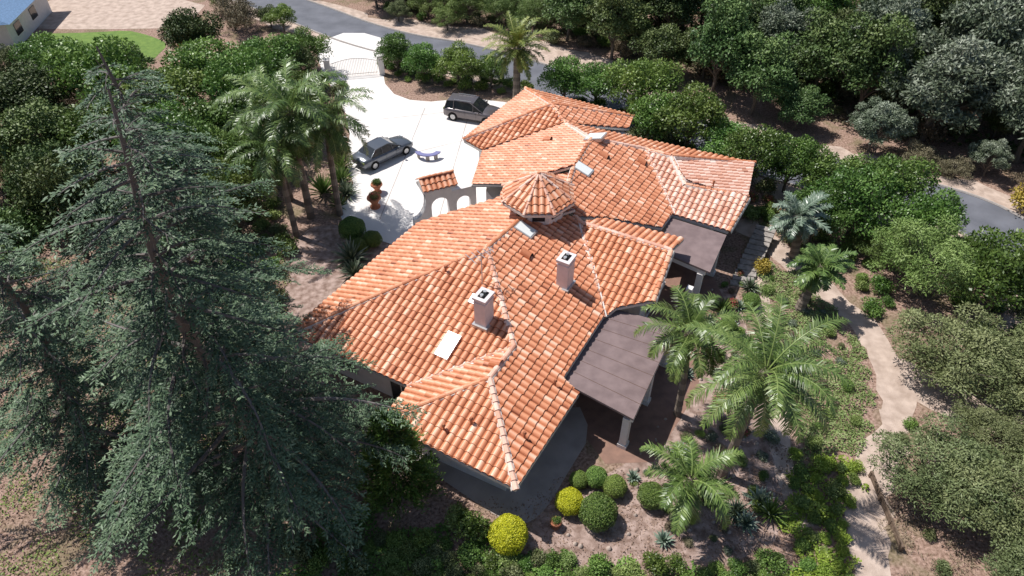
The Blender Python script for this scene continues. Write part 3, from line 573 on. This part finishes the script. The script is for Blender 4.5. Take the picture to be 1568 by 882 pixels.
AG=agave('agave_mesh',70); AG2=agave('yucca_mesh',71,'silver',60,(0,85),.05,1.1); AG3=agave('flax_mesh',72,'palm',50,(20,85),.045,1.1)
for x,y,s in [(8.0,19.2,.8),(11.1,16.7,.9),(10.2,15.6,.8),(12.3,27.5,.8),(5.6,17.9,.5),(9.2,24.2,.6),(12.9,25.2,.6),(13.3,29.3,.6),(6.5,14.8,.6),(8.6,16.8,.7)]: inst('agave',AG,x,y,s)
for x,y,s in [(-10.1,33.6,1.5),(-11.8,40.9,1.2),(9.9,16.1,.8),(11.2,27.6,.9),(14.3,31,.8),(-9.7,32.2,1.2)]: inst('yucca',AG2,x,y,s)
for x,y,s in [(-12.4,42.4,1.4),(-12.7,44.2,1.5),(-13.4,41,1.6),(11.4,16.0,1.0),(13.0,26.2,.9),(-13.2,46.2,1.3),(-12.0,39.4,1.0),(12.2,29,.9)]: inst('flax_clump',AG3,x,y,s)
inst('hydrangea_shrub',SH['citrus'],-1.8,15.2,1.0); inst('hydrangea_shrub',SH['light'],-2.4,15.7,.8)
gs=empty('garden_shrubs'); R2=random.Random(5)
def inpoly(x,y,p):
    c=False;n=len(p)
    for i in range(n):
        x1,y1=p[i];x2,y2=p[(i+1)%n]
        if (y1>y)!=(y2>y) and x<(x2-x1)*(y-y1)/(y2-y1)+x1: c=not c
    return c
def scatter(poly,nn,kinds,r,ms=.8):
    xs=[p[0] for p in poly];ys=[p[1] for p in poly];pl=[]
    for _ in range(nn*25):
        if len(pl)>=nn: break
        x=R2.uniform(min(xs),max(xs));y=R2.uniform(min(ys),max(ys))
        if not inpoly(x,y,poly): continue
        s=R2.uniform(*r)
        if any((x-a)**2+(y-b)**2<((s+c)*ms)**2 for a,b,c in pl): continue
        pl.append((x,y,s)); inst('garden_shrub',SH[R2.choice(kinds)],x,y,s,parent=gs,sz=s*R2.uniform(.7,1.1))
scatter([(9.5,19.5),(12.2,18),(13,22),(13.4,27),(15,33.5),(12.9,31.5),(11,25.5)],36,['box','olive','light','silver','scrub','box','flower'],(.25,.6),1.0)
scatter([(5.5,17.5),(7,14),(12,14.8),(12.4,18),(9,21.5)],28,['box','olive','silver','scrub','light'],(.2,.5),1.0)
scatter([(-9,14.3),(-6,12.4),(11.5,12.2),(11.5,14.0),(5,13.7),(1,14),(-5,15)],85,['box','olive','citrus','box','light'],(.4,.8),.6)
scatter([(15.6,38),(19,34),(22.5,35),(22,29),(20.9,31),(20.9,24),(21,36),(17,39.5)],30,['box','citrus','olive','light'],(.5,1.0),.7)
scatter([(15.4,32.5),(17.0,33),(18.0,29.5),(18.6,26),(18.2,22.5),(16.4,20),(13.8,19.5),(14.3,26)],30,['olive','box','light','scrub','silver'],(.25,.6),1.3)
scatter([(11.5,11),(14.2,11),(14.4,15),(16.2,18.4),(13.2,19.4)],40,['bright','bright','light','box'],(.3,.7),.7)
scatter([(17.2,10),(18.5,11),(17.9,15),(19,20),(20.5,22),(18.8,20.2)],10,['scrub','olive','box'],(.25,.5),1.)
scatter([(-14.5,36),(-13.6,28),(-15,27),(-24,36),(-17,44),(-14.2,50),(-15.2,58),(-18,60),(-19,44)],75,['box','citrus','olive','light'],(.6,1.2),.75)
scatter([(-12,62),(-9,58.6),(-1,56.3),(1.5,57),(-5,62),(-11.5,65)],34,['box','citrus','box'],(.5,1.0),.7)
scatter([(2.8,55),(9,48.5),(10,44.5),(17.5,39.8),(16.5,37.3),(19.5,37.5),(17,44),(9,54)],50,['box','citrus','olive','flower'],(.5,1.1),.75)
scatter([(22,35),(27,36),(31,34),(30,26),(25,26),(26,32)],26,['box','citrus','olive','light'],(.6,1.2),.8)
scatter([(-30,14),(-16,12),(-9,14),(-14,30),(-30,34)],24,['box','olive','citrus','light'],(.3,.7),1.0)
scatter([(-14,76),(14,62),(34,47),(45,48),(30,60),(10,74),(-10,82)],90,['scrub','scrub','olive','box'],(.6,1.5),.7)
def carpet(name,poly,dens,leaf,L,W,h,patch=0.0,fs=.6):
    global rng; rng=np.random.default_rng(len(name)+int(dens)); p=np.array(poly); lo=p.min(0);hi=p.max(0); n=int((hi-lo).prod()*dens); xy=rng.uniform(lo,hi,(n,2))
    wx=xy+.35*np.stack([np.sin(xy[:,1]*2.1)+.6*np.sin(xy[:,1]*5.3+1),np.sin(xy[:,0]*2.4)+.6*np.sin(xy[:,0]*4.7)],1)
    ins=np.array([inpoly(x,y,poly) for x,y in wx]); xy=xy[ins]
    f=np.sin(xy[:,0]*fs*2.1+1.3*np.sin(xy[:,1]*fs*1.7))+np.sin(xy[:,1]*fs*2.7+1.7*np.sin(xy[:,0]*fs*1.3+2))+.8*np.sin(xy[:,0]*fs*5.1+xy[:,1]*fs*4.3)
    keep=f>-1.6+patch*2+rng.normal(size=len(f))*.35; xy=xy[keep];f=f[keep];n=len(xy)
    b=np.abs(np.sin(xy[:,0]*2.3+np.sin(xy[:,1]*3))*np.sin(xy[:,1]*2.6)); z=h*(.25+.75*b)*rng.uniform(.5,1,n)
    mb=MB(); D=rdir(n);D[:,2]=abs(D[:,2])*.6; leaves(mb,np.c_[xy,z],D,rdir(n)*.8+[0,0,1],L*rng.uniform(.7,1.3,n),W*rng.uniform(.7,1.3,n),.22+.16*f/2+.22*b+rng.uniform(0,.4,n),0)
    return mb.obj(name,[leaf])
carpet('ice_plant_bank',[(14.9,35.2),(16.8,34),(18.0,31),(18.9,28.5),(19.3,26),(19.0,23.8),(18.3,21.6),(16.7,19.6),(13.4,18.2),(14.0,22),(14.9,27)],330,'cover',.12,.07,.25,.25)
carpet('bright_ground_cover',[(11.2,10.5),(14.1,10.5),(14.1,14),(14.9,16.6),(16.4,18.8),(13.6,19.0),(12.3,16.5),(11.9,14.5)],360,'bright',.14,.09,.35,.2)
carpet('ivy_ground_cover',[(-11,12),(12.5,11),(12.2,13.6),(8,13.3),(2,13.9),(.2,14.6),(-3,15.2),(-7,16.6),(-8,15)],260,'box',.13,.10,.25,.1)
carpet('wild_grass',[(16,9),(19,9),(19.2,16),(21.8,22),(19.3,20.2),(16.2,15.8)],200,'scrub',.16,.03,.2,.35)
carpet('weedy_cover',[(-26,12),(-13,10),(-9,16),(-13,24),(-14,34),(-30,34)],80,'box',.14,.06,.15,.85)
carpet('leaf_litter',[(-26,10),(14,10),(14,20),(-5,16),(-13,24),(-14,34),(-32,34)],80,'litter',.10,.06,.02,.0)
carpet('roadside_scrub',[(-14,76.6),(6,69),(20,57),(32,47),(36,52),(12,72),(-14,84)],60,'scrub',.25,.12,.3,.3)
carpet('hill_undergrowth',[(39,30),(60,44),(70,95),(-40,100),(-30,90),(5,71),(24,56),(38,45)],14,'oak',.45,.25,.5,.5)
# ---------------------------------------------------------------- cars
def car(name,x,y,ang,col,L=4.8,W=1.86,suv=False):
    root=empty(name,(x,y,.02)); root.rotation_euler=(0,0,math.radians(ang))
    M['paint_'+name]=plain('paint_'+name,col,.25,.5,.6); mb=MB(); hw=W/2
    if suv: st=[(-.5,.80,.45,.80),(-.485,.93,.32,1.00),(-.40,1,.26,1.06),(-.1,1,.25,1.04),(.2,1,.25,1.02),(.30,.99,.26,1.0),(.42,.95,.28,.93),(.485,.84,.32,.80),(.5,.7,.42,.66)]
    else: st=[(-.5,.78,.42,.78),(-.48,.92,.30,.92),(-.38,.99,.24,.96),(-.1,1,.22,.93),(.15,1,.22,.92),(.28,.98,.23,.88),(.42,.93,.25,.78),(.485,.8,.3,.66),(.5,.66,.38,.56)]
    ring=[]
    for fx,fw,z0,z1 in st:
        w=hw*fw; X=fx*L; ring.append([(X,-w*.9,z0),(X,-w,z0+.15),(X,-w,z1-.2),(X,-w*.95,z1-.07),(X,-w*.8,z1),(X,0,z1+.03),(X,w*.8,z1),(X,w*.95,z1-.07),(X,w,z1-.2),(X,w,z0+.15),(X,w*.9,z0)])
    k=11; v=np.array(ring).reshape(-1,3); f=[(i*k+j,i*k+(j+1)%k,(i+1)*k+(j+1)%k,(i+1)*k+j) for i in range(len(st)-1) for j in range(k)]
    mb.add(v,np.array(f)[:,::-1],0); mb.add(v[:k],np.arange(k),0); mb.add(v[-k:],np.arange(k)[::-1],0)
    top=1.68 if suv else 1.42; 
    cb=[(-.47,.86,1.03),(-.43,.70,top-.08),(-.30,.70,top),(.0,.70,top),(.06,.70,top-.03),(.24,.84,.99)] if suv else [(-.36,.84,.93),(-.22,.66,top-.04),(-.12,.66,top),(.02,.66,top),(.07,.66,top-.03),(.24,.84,.88)]
    bz=1.0 if suv else .9
    for i in range(len(cb)-1):
        a,b=cb[i],cb[i+1]; q=[]
        for fx,fw,z in (a,b): X=fx*L; q+= [(X,-hw*.88,bz-.03),(X,-hw*fw,z),(X,hw*fw,z),(X,hw*.88,bz-.03)]
        topm=1 if (i in(0,len(cb)-2)) else 0
        mb.add(q,[(1,5,6,2)],topm); mb.add(q,[(0,4,5,1),(2,6,7,3)],1)
        if i in (1,3):
            for sg in (-1,1): tube(mb,[(b[0]*L,sg*hw*.885,bz),(b[0]*L,sg*hw*b[1]*1.01,b[2])],.03,0,5)
    for sg in (-1,1):
        tube(mb,[(cb[0][0]*L,sg*hw*.86,bz),(cb[1][0]*L,sg*hw*cb[1][1],cb[1][2]),(cb[3][0]*L,sg*hw*cb[3][1],cb[3][2]+.01),(cb[5][0]*L,sg*hw*.86,bz)],.035,0,5)
        for fx in (-.31,.31):
            X=fx*L; rw=.36 if suv else .33; yy=sg*(hw-.1)
            tube(mb,[(X,yy-.12,rw),(X,yy+.12,rw)],rw,2,18,cap=True); tube(mb,[(X,yy-.128,rw),(X,yy+.128,rw)],rw*.62,3,12,cap=True)
            n=14; v=[(X+rw*1.14*math.cos(t),sg*(hw+.003),rw+rw*1.14*math.sin(t)) for t in np.linspace(0,math.pi,n)]; mb.add(v,np.arange(n),4)
        box(mb,(.17*L,sg*(hw+.09),bz+.05),(.16,.2,.13),0,0)
        box(mb,(.475*L,sg*hw*.68,.68 if not suv else .82),(.12,.3,.12),0,5); box(mb,(-.487*L,sg*hw*.72,.78 if not suv else .92),(.08,.3,.14),0,6)
        for fx in (-.08,.12): box(mb,(fx*L,sg*(hw+.001),.72),(.012,.01,.55),0,4)
    if suv:
        for sg in (-1,1): tube(mb,[(-.3*L,sg*hw*.6,top+.06),(.02*L,sg*hw*.6,top+.06)],.02,3,5)
    box(mb,(.5*L,0,.5),(.03,hw*1.0,.16),0,4)
    mb.obj('body',['paint_'+name,'glass','black','metal','black','skyl','flower'],root,smooth=(0,1)); return root
car('parked_sedan',-9.8,46.0,46,(.15,.165,.19)); car('parked_suv',-3.2,52.2,-18,(.17,.15,.155),4.7,1.9,True)
def pot(name,x,y,s,plant):
    r=empty(name,(x,y,0)); mb=MB(); tube(mb,[(0,0,0),(0,0,.1),(0,0,.14),(0,0,.3),(0,0,.7),(0,0,.72),(0,0,.82)],np.array([.34,.34,.2,.2,.42,.48,.46])*1,0,14,cap=True)
    o=mb.obj('pot',['terra'],r,smooth=(0,)); o.scale=(s,)*3; inst('plant',SH[plant],0,0,.5*s,z=.7*s,parent=r); return r
pot('potted_flowers',-9.5,39.5,1.05,'flower'); pot('potted_plant',-9.6,41.3,.9,'citrus'); pot('potted_shrub',1.9,15.5,.55,'citrus'); pot('potted_plant',-6.0,20.5,.6,'box')
bn=MB()
M['bench']=plain('bench_blue_stone',(.20,.20,.38),.7)
n=10; ri=[];ro=[]
for k in range(n+1):
    t=math.radians(190+k*16); ri.append((.62*math.cos(t),.45*math.sin(t)));ro.append((1.0*math.cos(t),.8*math.sin(t)))
for k in range(n): prism(bn,[ri[k],ro[k],ro[k+1],ri[k+1]],.42,.50,0)
for k in (1,5,8): box(bn,((ri[k][0]+ro[k][0])/2,(ri[k][1]+ro[k][1])/2,.21),(.14,.28,.41),math.radians(190+k*16),1)
bn.obj('curved_bench',['bench','kerb'],loc=(-6.4,46.2,.02))
gt=MB(); A=np.array([-16.3,59.7]);B=np.array([-12.3,60.5])
for k in range(29):
    t=k/28; q=A*(1-t)+B*t; hgt=1.35+.35*math.sin(math.pi*t); tube(gt,[(*q,.1),(*q,hgt)],.016,0,4)
tube(gt,[(*(A*(1-t)+B*t),1.35+.35*math.sin(math.pi*t)) for t in np.linspace(0,1,12)],.03,0,5); tube(gt,[(*A,.25),(*B,.25)],.03,0,5)
for q in (A-[.35,.05],B+[.35,.05]): box(gt,(q[0],q[1],.85),(.5,.5,1.7),.2,1); box(gt,(q[0],q[1],1.76),(.62,.62,.1),.2,1)
gt.obj('driveway_gate',['iron','stucco'])
fn=MB(); p0=np.array((16.6,18.0));p1=np.array((16.5,14.4))
for k in range(4):
    q=p0+(p1-p0)*k/3; box(fn,(q[0],q[1],.2),(.12,.12,.4),0,0)
for z in (.14,.34): box(fn,(*((p0+p1)/2),z),(3.7,.07,.14),math.atan2(*(p1-p0)[::-1]),0)
fn.obj('rail_fence',['wood'])
lp=MB(); tube(lp,[(0,0,0),(0,0,2.2)],.05,0,6); box(lp,(0,0,2.35),(.26,.26,.34),0,1,taper=1.3); box(lp,(0,0,2.56),(.4,.4,.08),0,0,taper=.3)
lp.obj('garden_lamp_post',['iron','glass'],loc=(-12.2,44.6,.0))
stn=MB(); R3=random.Random(9)
for _ in range(300):
    x=R3.uniform(.5,14.5);y=R3.uniform(13.6,31)
    if not inpoly(x,y,[(.2,15.2),(1.6,13.9),(9,13.6),(12,15.5),(12.8,22),(14,31),(11.5,31),(8,22),(5.5,18.4)]): continue
    r=R3.uniform(.04,.13); tube(stn,[(x,y,-.02),(x+.02,y,r*.5),(x,y+.02,r*.9)],[r,r*.9,r*.35],0,7,cap=True)
stn.obj('garden_rocks',['rock'],smooth=(0,))
# neighbour house
nh=empty('neighbour_house'); mb=MB(); prism(mb,[(-58,64),(-48.5,66),(-50,76),(-60,74)],0,2.7,0)
mb.add([(-59,63,2.7),(-47.6,65.4,2.7),(-49.3,77,2.7),(-61,75,2.7),(-53.6,66.5,4.6),(-54.6,73,4.6)],[(1,2,5,4),(3,0,4,5)],1); mb.add([(-59,63,2.7),(-47.6,65.4,2.7),(-53.6,66.5,4.6),(-49.3,77,2.7),(-61,75,2.7),(-54.6,73,4.6)],[(0,1,2),(3,4,5)],1)
for yy in (68,72): box(mb,(-48.5-(yy-66)*.15,yy,1.4),(.12,1.4,1.1),.15,2)
M['blueroof']=plain('blue_grey_roof',(.16,.27,.44),.8,noise=.3); mb.obj('walls_and_roof',['stucco','blueroof','glass'],nh)
# ---------------------------------------------------------------- light & camera
w=bpy.data.worlds.new('World'); sc.world=w; w.use_nodes=True; nt=w.node_tree; bg=nt.nodes['Background']; sky=nt.nodes.new('ShaderNodeTexSky'); sky.sky_type='NISHITA'; sky.sun_disc=False
az,el=math.radians(150),math.radians(60)
sky.sun_elevation=el; sky.sun_rotation=math.radians(300); nt.links.new(sky.outputs[0],bg.inputs[0]); bg.inputs[1].default_value=.092
sl=bpy.data.lights.new('sun','SUN'); sl.energy=5.0; sl.angle=math.radians(.5); sl.color=(1,.97,.93); so=link(bpy.data.objects.new('sun',sl))
dirv=Vector((math.cos(az)*math.cos(el),math.sin(az)*math.cos(el),math.sin(el))); so.rotation_euler=dirv.to_track_quat('Z','Y').to_euler(); so.location=(0,0,60)
cam=bpy.data.cameras.new('camera'); co=link(bpy.data.objects.new('camera',cam)); co.location=(0,0,28); co.rotation_euler=(math.radians(48),0,0)
cam.sensor_width=36; cam.lens=36*1059/1568; cam.clip_end=2500; cam.clip_start=.1; sc.camera=co
sc.view_settings.view_transform='Standard'; sc.view_settings.look='None'; sc.view_settings.exposure=0
print('woodland',k)
